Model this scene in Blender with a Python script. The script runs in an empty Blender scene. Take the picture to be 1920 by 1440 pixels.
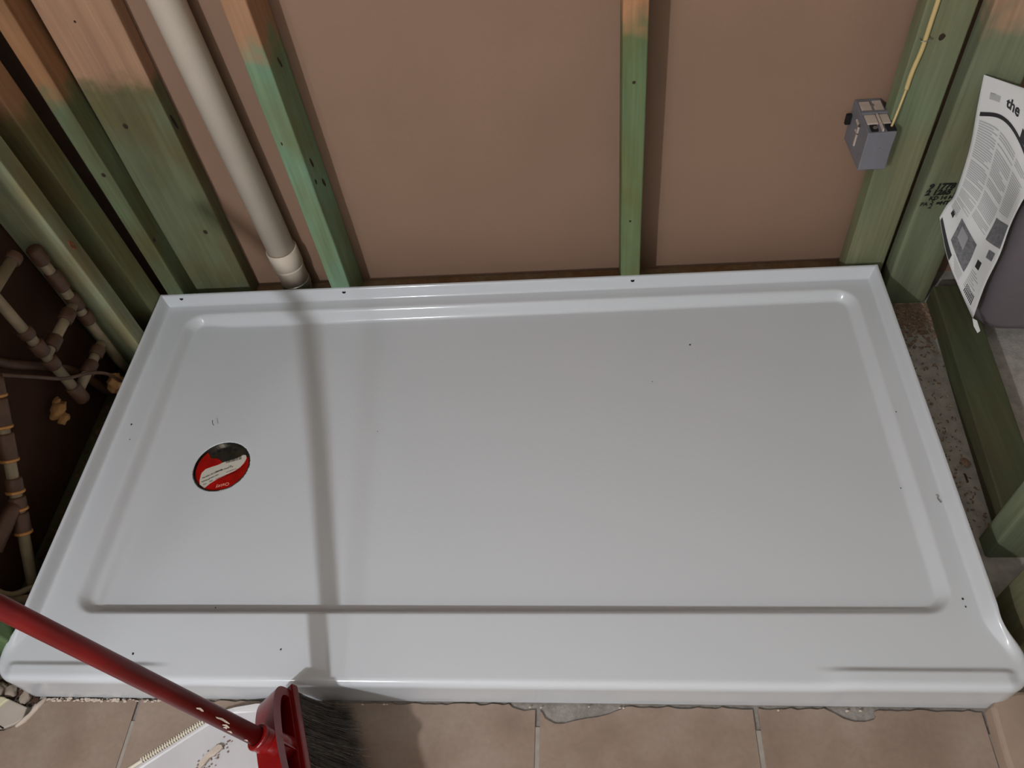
import bpy, bmesh, math, random
from mathutils import Vector, Matrix, noise

S = bpy.context.scene
C = S.collection
PI = math.pi
random.seed(4)

# ------------------------------------------------------------------ camera, world, lights, exposure
cam_data = bpy.data.cameras.new('camera')
cam = bpy.data.objects.new('camera', cam_data); C.objects.link(cam)
cam.location = (0.945118765, -1.20634311, 1.27854343)
cam.rotation_euler = (0.668224734, 0.0977092035, 0.0403158574)
cam_data.sensor_width = 36; cam_data.lens = 36 * 1481.27744 / 1920; cam_data.clip_start = 0.02
S.camera = cam
S.view_settings.view_transform = 'Standard'
S.view_settings.look = 'None'
S.view_settings.exposure = 0.57
S.view_settings.gamma = 1
S.view_settings.use_curve_mapping = False
W = bpy.data.worlds.new('room_ambient'); S.world = W; W.use_nodes = True
bg = W.node_tree.nodes['Background']
bg.inputs[0].default_value = (1.0, 0.90, 0.82, 1); bg.inputs[1].default_value = 0.10

def bulb(name, loc, power, col, r=.03):
    l = bpy.data.lights.new(name, 'POINT'); l.energy = power; l.color = col; l.shadow_soft_size = r
    o = bpy.data.objects.new(name, l); C.objects.link(o); o.location = loc
    return o
bulb('vanity_bulb', (-.02, -2.2, 1.62), 60, (.93, .945, 1.0))
bulb('vanity_bulb', (-.26, -2.2, 1.62), 9, (.93, .945, 1.0))

# ------------------------------------------------------------------ helpers
def tag(o, label=None, cat=None, group=None, kind=None):
    if label: o['label'] = label
    if cat: o['category'] = cat
    if group: o['group'] = group
    if kind: o['kind'] = kind
    return o

def empty(name, loc, label=None, cat=None, group=None):
    o = bpy.data.objects.new(name, None); C.objects.link(o); o.location = loc; o.empty_display_size = .02
    return tag(o, label, cat, group)

def link(name, me, parent=None, loc=None):
    """loc = world position of the object's origin; the mesh is in world coordinates and is shifted to it"""
    o = bpy.data.objects.new(name, me); C.objects.link(o)
    if parent is not None:
        o.parent = parent
        base = world_loc(parent)
    else:
        base = Vector((0, 0, 0))
    if loc is None: loc = base
    loc = Vector(loc)
    me.transform(Matrix.Translation(-loc))
    o.location = loc - base
    return o

def world_loc(o):
    v = Vector(o.location)
    while o.parent is not None:
        o = o.parent; v = v + Vector(o.location)
    return v

def obj(name, bm, m, parent=None, loc=None, smooth=False, angle=None):
    me = bpy.data.meshes.new(name)
    bmesh.ops.recalc_face_normals(bm, faces=bm.faces[:])
    bm.to_mesh(me); bm.free()
    if m is not None:
        for mm in (m if isinstance(m, (list, tuple)) else [m]): me.materials.append(mm)
    if smooth:
        for p in me.polygons: p.use_smooth = True
    return link(name, me, parent, loc)

def box_bm(x0, x1, y0, y1, z0, z1, bev=.0015, seg=2, bm=None):
    b = bmesh.new()
    bmesh.ops.create_cube(b, size=1)
    for v in b.verts:
        v.co = Vector(((x0 + x1) / 2 + v.co.x * (x1 - x0), (y0 + y1) / 2 + v.co.y * (y1 - y0), (z0 + z1) / 2 + v.co.z * (z1 - z0)))
    if bev: bmesh.ops.bevel(b, geom=b.edges[:] + b.verts[:], offset=bev, segments=seg, profile=.5, affect='EDGES')
    if bm is None: return b
    me = bpy.data.meshes.new('t'); b.to_mesh(me); b.free(); bm.from_mesh(me); bpy.data.meshes.remove(me)
    return bm

def merge(bm, b):
    me = bpy.data.meshes.new('t'); b.to_mesh(me); b.free(); bm.from_mesh(me); bpy.data.meshes.remove(me)
    return bm

def tube_bm(pts, r, seg=16, bm=None, caps=True):
    """tube along pts, r float or list"""
    b = bm or bmesh.new()
    pts = [Vector(p) for p in pts]
    n = len(pts)
    rs = r if isinstance(r, (list, tuple)) else [r] * n
    rings = []
    up = None
    for i, p in enumerate(pts):
        d = (pts[min(i + 1, n - 1)] - pts[max(i - 1, 0)]).normalized()
        if up is None:
            up = Vector((0, 0, 1)) if abs(d.z) < .9 else Vector((1, 0, 0))
        a = (up - d * up.dot(d)).normalized(); up = a
        c = d.cross(a)
        rings.append([b.verts.new(p + (a * math.cos(2 * PI * k / seg) + c * math.sin(2 * PI * k / seg)) * rs[i]) for k in range(seg)])
    for i in range(n - 1):
        for k in range(seg):
            b.faces.new((rings[i][k], rings[i][(k + 1) % seg], rings[i + 1][(k + 1) % seg], rings[i + 1][k]))
    if caps:
        b.faces.new(rings[0]); b.faces.new(rings[-1])
    return b

def hollow_bm(p0, p1, ro, ri, seg=32):
    """open collar: outer radius ro, inner ri"""
    b = bmesh.new(); p0 = Vector(p0); p1 = Vector(p1); d = (p1 - p0).normalized()
    a = d.orthogonal().normalized(); c = d.cross(a)
    prof = [(0, ri), (0, ro - .0012), (.0012, ro), ((p1 - p0).length - .0012, ro), ((p1 - p0).length, ro - .0012), ((p1 - p0).length, ri)]
    rings = [[b.verts.new(p0 + d * h + (a * math.cos(2 * PI * k / seg) + c * math.sin(2 * PI * k / seg)) * r) for k in range(seg)] for h, r in prof]
    for i in range(len(prof)):
        j = (i + 1) % len(prof)
        for k in range(seg):
            b.faces.new((rings[i][k], rings[i][(k + 1) % seg], rings[j][(k + 1) % seg], rings[j][k]))
    return b

def poly_bm(pts, z0, z1, bev=0):
    b = bmesh.new()
    vs = [b.verts.new((x, y, z0)) for x, y in pts]
    f = b.faces.new(vs)
    r = bmesh.ops.extrude_face_region(b, geom=[f])
    for v in r['geom']:
        if isinstance(v, bmesh.types.BMVert): v.co.z = z1
    if bev:
        top = [e for e in b.edges if all(abs(v.co.z - z1) < 1e-7 for v in e.verts)]
        bmesh.ops.bevel(b, geom=top, offset=bev, segments=2, profile=.5, affect='EDGES')
    return b

def lump_bm(c, r, seed=0, sub=2, squash=(1, 1, 1), rough=.5, bm=None):
    b = bmesh.new(); bmesh.ops.create_icosphere(b, subdivisions=sub, radius=1)
    for v in b.verts:
        n = noise.noise(v.co * 1.3 + Vector((seed * 7.1, seed * 3.3, 0)))
        n2 = noise.noise(v.co * 3.1 + Vector((seed * 2.1, 5, seed)))
        k = 1 + rough * n + rough * .4 * n2
        v.co = Vector(c) + Vector((v.co.x * squash[0], v.co.y * squash[1], v.co.z * squash[2])) * r * k
    return merge(bm, b) if bm is not None else b

# ------------------------------------------------------------------ materials
def new_mat(name):
    m = bpy.data.materials.new(name); m.use_nodes = True
    nt = m.node_tree; p = nt.nodes['Principled BSDF']
    return m, nt, p
def N(nt, t, **k):
    n = nt.nodes.new(t)
    for a, b in k.items(): setattr(n, a, b)
    return n
def rgb(*c): return (c[0], c[1], c[2], 1)
def srgb(r, g, b):
    f = lambda c: (c / 255 / 12.92) if c / 255 <= .04045 else ((c / 255 + .055) / 1.055) ** 2.4
    return (f(r), f(g), f(b), 1)

def plain(name, col, rough=.5, metal=0, spec=.5, nscale=0, namp=.25, bump=0, bscale=200, col2=None, coat=0):
    m, nt, p = new_mat(name)
    p.inputs['Roughness'].default_value = rough; p.inputs['Metallic'].default_value = metal
    p.inputs['Specular IOR Level'].default_value = spec
    p.inputs['Coat Weight'].default_value = coat
    tc = N(nt, 'ShaderNodeTexCoord')
    if nscale:
        nz = N(nt, 'ShaderNodeTexNoise'); nz.inputs['Scale'].default_value = nscale; nz.inputs['Detail'].default_value = 5
        nt.links.new(tc.outputs['Object'], nz.inputs['Vector'])
        mx = N(nt, 'ShaderNodeMix', data_type='RGBA')
        cr = N(nt, 'ShaderNodeMapRange'); cr.inputs[1].default_value = .35; cr.inputs[2].default_value = .65
        nt.links.new(nz.outputs[0], cr.inputs[0]); nt.links.new(cr.outputs[0], mx.inputs[0])
        mx.inputs[6].default_value = col
        mx.inputs[7].default_value = col2 or rgb(*[c * (1 - namp) for c in col[:3]])
        nt.links.new(mx.outputs[2], p.inputs['Base Color'])
    else:
        p.inputs['Base Color'].default_value = col
    if bump:
        nz = N(nt, 'ShaderNodeTexNoise'); nz.inputs['Scale'].default_value = bscale; nz.inputs['Detail'].default_value = 3
        nt.links.new(tc.outputs['Object'], nz.inputs['Vector'])
        bp = N(nt, 'ShaderNodeBump'); bp.inputs['Strength'].default_value = bump; bp.inputs['Distance'].default_value = .002
        nt.links.new(nz.outputs[0], bp.inputs['Height']); nt.links.new(bp.outputs[0], p.inputs['Normal'])
    return m

def wood_mat(name, green, tan, thresh=.58, seed=0.0, axis='Z', mottle=.35, olive=None):
    """lumber with dyed preservative below a soft line; grain runs along axis"""
    m, nt, p = new_mat(name); L = nt.links.new
    p.inputs['Roughness'].default_value = .72; p.inputs['Specular IOR Level'].default_value = .25
    tc = N(nt, 'ShaderNodeTexCoord')
    def mp(sx, sy, sz):
        q = N(nt, 'ShaderNodeMapping')
        s = {'Z': (sx, sy, sz), 'Y': (sx, sz, sy)}[axis]
        q.inputs['Scale'].default_value = s; q.inputs['Location'].default_value = (seed, seed * .7, seed * 1.3)
        L(tc.outputs['Object'], q.inputs[0]); return q
    grain = N(nt, 'ShaderNodeTexNoise'); grain.inputs['Scale'].default_value = 1; grain.inputs['Detail'].default_value = 6
    L(mp(170, 170, 5).outputs[0], grain.inputs['Vector'])
    band = N(nt, 'ShaderNodeTexNoise'); band.inputs['Scale'].default_value = 1; band.inputs['Detail'].default_value = 3
    L(mp(32, 32, 3.2).outputs[0], band.inputs['Vector'])
    blot = N(nt, 'ShaderNodeTexNoise'); blot.inputs['Scale'].default_value = 1; blot.inputs['Detail'].default_value = 4
    L(mp(11, 11, 6).outputs[0], blot.inputs['Vector'])
    edge = N(nt, 'ShaderNodeTexNoise'); edge.inputs['Scale'].default_value = 26; edge.inputs['Detail'].default_value = 2
    L(tc.outputs['Object'], edge.inputs['Vector'])
    sep = N(nt, 'ShaderNodeSeparateXYZ'); L(tc.outputs['Object'], sep.inputs[0])
    ml = N(nt, 'ShaderNodeMath', operation='MULTIPLY_ADD'); L(edge.outputs[0], ml.inputs[0]); ml.inputs[1].default_value = .10
    L(sep.outputs['Z'], ml.inputs[2])
    tr = N(nt, 'ShaderNodeMapRange', interpolation_type='SMOOTHSTEP'); L(ml.outputs[0], tr.inputs[0])
    tr.inputs[1].default_value = thresh + .022; tr.inputs[2].default_value = thresh + .085
    og = N(nt, 'ShaderNodeMix', data_type='RGBA')
    br = N(nt, 'ShaderNodeMapRange'); L(blot.outputs[0], br.inputs[0]); br.inputs[1].default_value = .38; br.inputs[2].default_value = .66
    L(br.outputs[0], og.inputs[0]); og.inputs[6].default_value = green; og.inputs[7].default_value = olive or rgb(green[0] * .95, green[1] * .72, green[2] * .55)
    mx = N(nt, 'ShaderNodeMix', data_type='RGBA'); L(tr.outputs[0], mx.inputs[0]); L(og.outputs[2], mx.inputs[6]); mx.inputs[7].default_value = tan
    # grain darkening
    gr = N(nt, 'ShaderNodeMapRange'); L(grain.outputs[0], gr.inputs[0]); gr.inputs[1].default_value = .3; gr.inputs[2].default_value = .7
    gr.inputs[3].default_value = .86; gr.inputs[4].default_value = 1.08
    bd = N(nt, 'ShaderNodeMapRange'); L(band.outputs[0], bd.inputs[0]); bd.inputs[1].default_value = .3; bd.inputs[2].default_value = .7
    bd.inputs[3].default_value = 1 - mottle * .6; bd.inputs[4].default_value = 1 + mottle * .3
    mm = N(nt, 'ShaderNodeMath', operation='MULTIPLY'); L(gr.outputs[0], mm.inputs[0]); L(bd.outputs[0], mm.inputs[1])
    vm = N(nt, 'ShaderNodeVectorMath', operation='SCALE'); L(mx.outputs[2], vm.inputs[0]); L(mm.outputs[0], vm.inputs['Scale'])
    L(vm.outputs[0], p.inputs['Base Color'])
    bp = N(nt, 'ShaderNodeBump'); bp.inputs['Strength'].default_value = .35; bp.inputs['Distance'].default_value = .0012
    L(grain.outputs[0], bp.inputs['Height']); L(bp.outputs[0], p.inputs['Normal'])
    return m

GREEN = rgb(.17, .30, .16); GREEN_B = rgb(.16, .38, .19); OLIVE = rgb(.16, .17, .07); TAN = rgb(.46, .25, .12); TANL = rgb(.5, .30, .16)
M = {}
M['acrylic'] = None

def pan_mat():
    m, nt, p = new_mat('white_acrylic'); L = nt.links.new
    p.inputs['Base Color'].default_value = rgb(.625, .65, .67)
    p.inputs['Roughness'].default_value = .10; p.inputs['Specular IOR Level'].default_value = .45
    tc = N(nt, 'ShaderNodeTexCoord'); sep = N(nt, 'ShaderNodeSeparateXYZ'); L(tc.outputs['Object'], sep.inputs[0])
    # pebbled non-slip texture only on the sunken floor
    nz = N(nt, 'ShaderNodeTexNoise'); nz.inputs['Scale'].default_value = 95; nz.inputs['Detail'].default_value = 2.5
    L(tc.outputs['Object'], nz.inputs['Vector'])
    def rng(out, a, b):
        r = N(nt, 'ShaderNodeMapRange'); L(out, r.inputs[0]); r.inputs[1].default_value = a; r.inputs[2].default_value = b; return r.outputs[0]
    def mul(a, b):
        q = N(nt, 'ShaderNodeMath', operation='MULTIPLY'); L(a, q.inputs[0]); L(b, q.inputs[1]); return q.outputs[0]
    mask = mul(mul(rng(sep.outputs['X'], .08, .22), rng(sep.outputs['X'], 1.46, 1.30)), mul(rng(sep.outputs['Y'], -.70, -.56), rng(sep.outputs['Y'], -.06, -.20)))
    bp = N(nt, 'ShaderNodeBump'); bp.inputs['Distance'].default_value = .0009
    st = N(nt, 'ShaderNodeMath', operation='MULTIPLY'); L(mask, st.inputs[0]); st.inputs[1].default_value = .30
    L(st.outputs[0], bp.inputs['Strength']); L(nz.outputs[0], bp.inputs['Height']); L(bp.outputs[0], p.inputs['Normal'])
    rr = N(nt, 'ShaderNodeMapRange'); L(mask, rr.inputs[0]); rr.inputs[3].default_value = .13; rr.inputs[4].default_value = .19
    L(rr.outputs[0], p.inputs['Roughness'])
    return m
M['acrylic'] = pan_mat()
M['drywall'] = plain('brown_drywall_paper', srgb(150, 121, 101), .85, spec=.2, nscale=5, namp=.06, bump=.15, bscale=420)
M['drywall_shaded'] = plain('shaded_brown_drywall_paper', srgb(72, 50, 38), .9, spec=.15, nscale=9, namp=.3)  # drywall brown with the wall cavity's shade put into the colour
M['pvc'] = plain('cream_pvc', srgb(222, 208, 190), .38, nscale=12, namp=.06)
M['cpvc'] = plain('shaded_cream_cpvc', srgb(160, 144, 116), .5, nscale=30, namp=.3)  # pipe cream darkened to stand in for shade inside the left wall
M['cpvc_fit'] = plain('shaded_brown_cpvc_fitting', srgb(98, 70, 52), .5, nscale=40, namp=.35)  # fitting brown, likewise darkened for the cavity's shade
M['metal'] = plain('galvanised_metal', srgb(190, 186, 178), .35, metal=.8, nscale=60, namp=.3)
M['chrome'] = plain('drain_metal', srgb(120, 116, 108), .28, metal=.9, nscale=40, namp=.5)
M['dark'] = plain('dark_hole', srgb(14, 12, 11), .9)
M['grey_pvc'] = plain('grey_box_plastic', srgb(122, 122, 128), .5, nscale=25, namp=.12)
M['grey_pvc_l'] = plain('dusty_light_box_plastic', srgb(200, 184, 170), .7, nscale=60, namp=.12)
M['cable'] = plain('yellowed_cable_sheath', srgb(214, 190, 130), .5, nscale=30, namp=.12)
M['cablew'] = plain('white_cable_sheath', srgb(205, 190, 160), .5, nscale=20, namp=.2)
M['bin'] = plain('grey_purple_plastic', srgb(116, 108, 112), .42, nscale=60, namp=.06, bump=.1, bscale=500)
M['paper'] = plain('newsprint_white', srgb(214, 214, 212), .7, spec=.3)
M['ink'] = plain('black_ink', srgb(34, 32, 34), .7)
M['ink_g'] = plain('grey_ink', srgb(118, 118, 120), .7, nscale=160, namp=.35)
M['ink_l'] = plain('light_grey_ink', srgb(170, 171, 171), .7)
M['red'] = plain('red_plastic', srgb(132, 9, 12), .30, nscale=9, namp=.3, coat=.2)
M['redh'] = plain('red_painted_handle', srgb(120, 12, 12), .38, nscale=14, namp=.35)
M['bristle'] = plain('grey_bristle', srgb(104, 99, 95), .6, nscale=50, namp=.5)
M['bristle_l'] = plain('pale_bristle', srgb(190, 185, 178), .5)
M['white_pl'] = plain('white_dustpan_plastic', srgb(205, 202, 202), .35, nscale=14, namp=.08)
M['rubber'] = plain('cream_rubber', srgb(222, 214, 196), .6)
M['plaster'] = plain('plaster_chunk', srgb(206, 190, 174), .9, nscale=60, namp=.15, bump=.5, bscale=160)
M['dust'] = plain('brown_dust', srgb(150, 128, 116), .95, nscale=90, namp=.25)
M['sticker_red'] = plain('red_sticker', srgb(176, 18, 14), .25, nscale=40, namp=.35)
M['sticker_white'] = plain('white_sticker', srgb(206, 200, 186), .3)
M['sticker_pink'] = plain('pink_sticker_print', srgb(232, 150, 130), .3)
M['foam'] = plain('dried_brown_foam', srgb(190, 142, 88), .8, nscale=40, namp=.4, bump=.5, bscale=90)
M['mortar'] = plain('grey_mortar', srgb(150, 142, 134), .95, nscale=70, namp=.3, bump=.8, bscale=180)
M['concrete'] = plain('pale_concrete', srgb(182, 176, 166), .95, nscale=45, namp=.28, bump=.6, bscale=240)
M['dirt'] = plain('dark_brown_dirt', srgb(92, 66, 50), .95, nscale=22, namp=.55, bump=1.0, bscale=60)
M['grout'] = plain('grey_grout', srgb(160, 152, 142), .95, nscale=60, namp=.15)
M['saw'] = plain('brown_sawdust', srgb(158, 130, 108), .95, nscale=120, namp=.4)
M['sawl'] = plain('pale_shavings', srgb(205, 190, 160), .9, nscale=120, namp=.2)
M['rock'] = plain('rubble', srgb(168, 152, 136), .95, nscale=40, namp=.3, bump=.6, bscale=120)
M['beige'] = plain('beige_painted_casing', srgb(160, 139, 121), .6, nscale=18, namp=.12, bump=.15, bscale=120)
M['cream'] = plain('cream_edge', srgb(214, 206, 172), .6)
M['greywhite'] = plain('greyish_painted_board', srgb(186, 174, 160), .6, nscale=18, namp=.12)
M['ink_stamp'] = plain('stamp_ink', srgb(20, 22, 14), .8)
M['knot'] = plain('dark_knot', srgb(58, 42, 22), .75, nscale=300, namp=.6)
M['crack'] = plain('black_check', srgb(26, 18, 12), .9)

def tile_mat():
    m, nt, p = new_mat('beige_ceramic_tile'); L = nt.links.new
    p.inputs['Roughness'].default_value = .42; p.inputs['Specular IOR Level'].default_value = .4
    tc = N(nt, 'ShaderNodeTexCoord'); oi = N(nt, 'ShaderNodeObjectInfo')
    ad = N(nt, 'ShaderNodeVectorMath', operation='ADD'); L(tc.outputs['Object'], ad.inputs[0])
    L(oi.outputs['Random'], ad.inputs[1])
    a = N(nt, 'ShaderNodeTexNoise'); a.inputs['Scale'].default_value = 9; a.inputs['Detail'].default_value = 5; L(ad.outputs[0], a.inputs['Vector'])
    b = N(nt, 'ShaderNodeTexNoise'); b.inputs['Scale'].default_value = 120; b.inputs['Detail'].default_value = 3; L(ad.outputs[0], b.inputs['Vector'])
    r = N(nt, 'ShaderNodeValToRGB'); L(a.outputs[0], r.inputs[0])
    e = r.color_ramp.elements
    e[0].position = .33; e[0].color = srgb(134, 114, 100); e[1].position = .68; e[1].color = srgb(154, 136, 122)
    n = e.new(.5); n.color = srgb(144, 125, 110)
    r2 = N(nt, 'ShaderNodeMapRange'); L(b.outputs[0], r2.inputs[0]); r2.inputs[1].default_value = .3; r2.inputs[2].default_value = .7; r2.inputs[3].default_value = .93; r2.inputs[4].default_value = 1.04
    v = N(nt, 'ShaderNodeVectorMath', operation='SCALE'); L(r.outputs[0], v.inputs[0]); L(r2.outputs[0], v.inputs['Scale'])
    L(v.outputs[0], p.inputs['Base Color'])
    return m
M['tile'] = tile_mat()

# ------------------------------------------------------------------ text as flat mesh, mapped by a function
def text_bm(body, size, bold=0.0):
    cu = bpy.data.curves.new('lettering', 'FONT'); cu.body = body; cu.size = size; cu.offset = bold; cu.resolution_u = 2
    o = bpy.data.objects.new('lettering', cu); C.objects.link(o)
    dg = bpy.context.evaluated_depsgraph_get()
    me = bpy.data.meshes.new_from_object(o.evaluated_get(dg))
    b = bmesh.new(); b.from_mesh(me)
    bpy.data.objects.remove(o); bpy.data.curves.remove(cu); bpy.data.meshes.remove(me)
    return b
def map_bm(b, fn):
    for v in b.verts: v.co = Vector(fn(v.co.x, v.co.y))
    return b
def rect_grid(u0, u1, v0, v1, fn, nu=6, nv=2, bm=None):
    b = bm or bmesh.new()
    g = [[b.verts.new(Vector(fn(u0 + (u1 - u0) * i / nu, v0 + (v1 - v0) * j / nv))) for i in range(nu + 1)] for j in range(nv + 1)]
    for j in range(nv):
        for i in range(nu): b.faces.new((g[j][i], g[j][i + 1], g[j + 1][i + 1], g[j + 1][i]))
    return b

# ================================================================== SETTING
# floor: subfloor slab (mesh of its own) with tiles as parts
FL = obj('floor', box_bm(-.9, 3.2, -1.6, .6, -.06, -.011, bev=0), M['concrete'], loc=(0, 0, -.011))
tag(FL, 'pale concrete subfloor with beige ceramic tiles in front of the shower tray', None, None, 'structure')
def jag(x0, x1, y, amp=.0018, step=.009):
    n = max(2, int((x1 - x0) / step)); return [(x0 + (x1 - x0) * i / n, y + random.uniform(-amp, amp)) for i in range(n + 1)]
g2 = .0032
# back edges run beside the tray front (x increasing), each tile an outline
YB = -.8385
def tile(pts, name='tile'):
    b = poly_bm(pts, -.0105, 0, bev=.0010)
    cx = sum(q[0] for q in pts) / len(pts); cy = sum(q[1] for q in pts) / len(pts)
    return obj(name, b, M['tile'], FL, loc=(cx, cy, -.0105))
# tile left of first joint, broken away in an arc at its left
tile([(.017, -.838), (.012, -.850), (.006, -.862), (-.002, -.872), (-.012, -.881), (-.03, -.889), (-.06, -.892), (-.145, -.894), (-.145, -1.165), (.184 - 0, -1.165), (.184, YB - .001)] + jag(.03, .178, YB)[::-1])
tile(jag(.190, .514, YB)[::1] + [(.514, -1.165), (.190, -1.165)])
tile(jag(.520, .80, YB) + [(.806, -.8425), (.824, -.8475), (.836, -.8455), (.842, -.8455), (.842, -1.165), (.520, -1.165)])
tile([(.849, -.846), (.853, -.850), (.8575, -.858), (.872, -.8655), (.884, -.8655), (.902, -.8615), (.920, -.858), (.938, -.855), (.955, -.8505), (.966, -.846), (.976, -.8425)] + jag(.982, 1.173, YB - .001) + [(1.173, -1.165), (.849, -1.165)])
tile(jag(1.1805, 1.278, YB - .001) + [(1.292, -.8455), (1.303, -.852), (1.318, -.8565), (1.334, -.8565), (1.347, -.853), (1.351, -.8485), (1.349, -.8425)] + jag(1.356, 1.503, YB - .001) + [(1.503, -1.165), (1.1805, -1.165)])
tile([(1.5095, -.83), (1.84, -.83), (1.84, -1.165), (1.5095, -1.165)])
# next row toward the viewer (outside the frame, keeps the floor going)
for i in range(6):
    x0 = -.1435 + i * .3295; x1 = x0 + .3235
    tile([(x0, -1.171), (x1, -1.171), (x1, -1.494), (x0, -1.494)])
gr = obj('grout', box_bm(.02, 1.83, -1.49, -.871, -.0106, -.0018, bev=0), M['grout'], FL, loc=(.9, -1.1, -.0106))
ml = obj('mortar_bed', box_bm(.02, 1.52, -.8708, -.80, -.0107, -.0042, bev=0), M['mortar'], FL, loc=(.9, -.84, -.0107))
# white caulk ridge on the broken tile edge at the left
cb = bmesh.new()
path = [(.024, -.838), (.013, -.852), (.007, -.864), (-.001, -.874), (-.011, -.883)]
tube_bm([(x, y, .0005 + .001 * math.sin(i * 3)) for i, (x, y) in enumerate(path)], [.004, .0048, .0042, .0045, .0025], 8, cb)
obj('grout_ridge', cb, M['cream'] if False else M['plaster'], FL, loc=(.01, -.86, 0), smooth=True)

# back wall (reverse side of drywall), left wall (other room's drywall)
wb = obj('wall_back', box_bm(-.11, 2.0, .0895, .102, -.011, 2.44, bev=0), M['drywall'], loc=(1, .09, 0)); tag(wb, kind='structure')
wb['label'] = 'bare brown paper back of the drywall behind the studs'
wl = obj('wall_left', box_bm(-.108, -.0955, -.83, .0885, -.011, 2.44, bev=0), M['drywall_shaded'], loc=(-.1, -.4, 0)); tag(wl, kind='structure')
wl['label'] = 'brown drywall back with cavity shade in its colour, seen behind the water pipes'

wf = obj('wall_left', box_bm(-.80, -.70, -3.1, -1.50, .0035, 2.44, bev=0), plain('painted_wall', srgb(190, 182, 170), .8), loc=(-.75, -2, 0)); tag(wf, kind='structure')
wf['label'] = 'finished wall continuing toward the viewer at the left'
for nm, (x0, x1, y0, y1, z0, z1), lb in (('ceiling', (-.8, 3.0, -3.1, .10, 2.44, 2.50), 'plain white ceiling above the room'),
        ('wall_front', (-.8, 3.0, -3.2, -3.1, .0035, 2.44), 'painted wall behind the viewer'),
        ('wall_right', (2.9, 3.0, -3.1, .09, .0035, 2.44), 'painted wall at the far right')):
    ow = obj(nm, box_bm(x0, x1, y0, y1, z0, z1, bev=0), plain(nm + '_paint', srgb(206, 205, 200) if nm == 'ceiling' else (srgb(212, 208, 202) if nm == 'wall_right' else srgb(170, 167, 162)), .85), loc=((x0 + x1) / 2, (y0 + y1) / 2, z0)); tag(ow, kind='structure'); ow['label'] = lb
wp_ = obj('wall_left', box_bm(-.20, -.0635, -1.50, -.893, .0035, 2.44, bev=0), plain('bounce_blocker_paint', srgb(190, 184, 174), .85), loc=(-.13, -1.2, 0)); tag(wp_, kind='structure'); wp_['label'] = 'unseen short wall added to block bounced light left of the shower opening'  # unseen wall added to keep bounced light out of the left stud cavity
fo = obj('floor', box_bm(-.8, 2.9, -3.1, -1.61, -.06, 0, bev=0), M['tile'], loc=(1, -2.3, -.06)); tag(fo, kind='structure'); fo['label'] = 'tiled floor behind the viewer'
# ------------------------------------------------------------------ lumber
def lumber(name, x0, x1, y0, y1, z0, z1, mat, label, cat='stud', lean=(0, 0), bev=.003, nz=24, group=None, axis='Z'):
    """bevelled board with slightly wandering edges, leaning by lean (m per m of height)"""
    b = bmesh.new()
    corners = []
    seg = 3
    for (cx, cy, a0) in ((x1 - bev, y1 - bev, 0), (x0 + bev, y1 - bev, 90), (x0 + bev, y0 + bev, 180), (x1 - bev, y0 + bev, 270)):
        for k in range(seg + 1):
            a = math.radians(a0 + 90 * k / seg); corners.append((cx + bev * math.cos(a), cy + bev * math.sin(a)))
    rings = []
    for i in range(nz + 1):
        t = i / nz
        ring = []
        for (cx, cy) in corners:
            if axis == 'Z':
                z = z0 + (z1 - z0) * t
                w = noise.noise(Vector((cx * 9, cy * 9, z * 7))) * .0011
                ring.append(b.verts.new((cx + w + lean[0] * z, cy + w * .6 + lean[1] * z, z)))
            else:   # cx,cy are x,z ; runs along y
                y = z0 + (z1 - z0) * t
                w = noise.noise(Vector((cx * 9, cy * 9, y * 7))) * .0009
                ring.append(b.verts.new((cx + w + lean[0] * (y - z0), y, cy)))
        rings.append(ring)
    n = len(corners)
    for i in range(nz):
        for k in range(n): b.faces.new((rings[i][k], rings[i][(k + 1) % n], rings[i + 1][(k + 1) % n], rings[i + 1][k]))
    b.faces.new(rings[0]); b.faces.new(rings[-1])
    base = ((x0 + x1) / 2, (y0 + y1) / 2, z0) if axis == 'Z' else ((x0 + x1) / 2, z0, y0)
    o = obj(name, b, mat, loc=base)
    return tag(o, label, cat, group)

ZT = 2.40
Z0 = .0385
wm = wood_mat
# bottom plates
lumber('bottom_plate', -.09, 1.66, 0.001, .0885, -.0105, .038, wm('plate_wood', rgb(.22, .2, .12), TAN, 9, 3.0), 'dusty lumber plate on the floor under the back wall studs', 'plate') if False else None
def plate_x(name, x0, x1, y0, y1, z0, z1, mat, label):
    b = box_bm(x0, x1, y0, y1, z0, z1, bev=.002)
    return tag(obj(name, b, mat, loc=((x0 + x1) / 2, (y0 + y1) / 2, z0)), label, 'plate')
plate_x('bottom_plate', -.093, 1.548, .0015, .0885, -.0105, .038, wm('plate_wood', rgb(.24, .17, .10), TAN, 9, 3.0), 'dusty lumber plate lying under the back wall studs behind the shower tray')
plate_x('bottom_plate', -.093, -.014, -.7355, -.0005, -.0105, .022, wm('plate_wood_left', rgb(.07, .08, .035), TAN, 9, 5.0, axis='Y'), 'dark dirty lumber plate along the floor under the water pipes')

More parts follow.
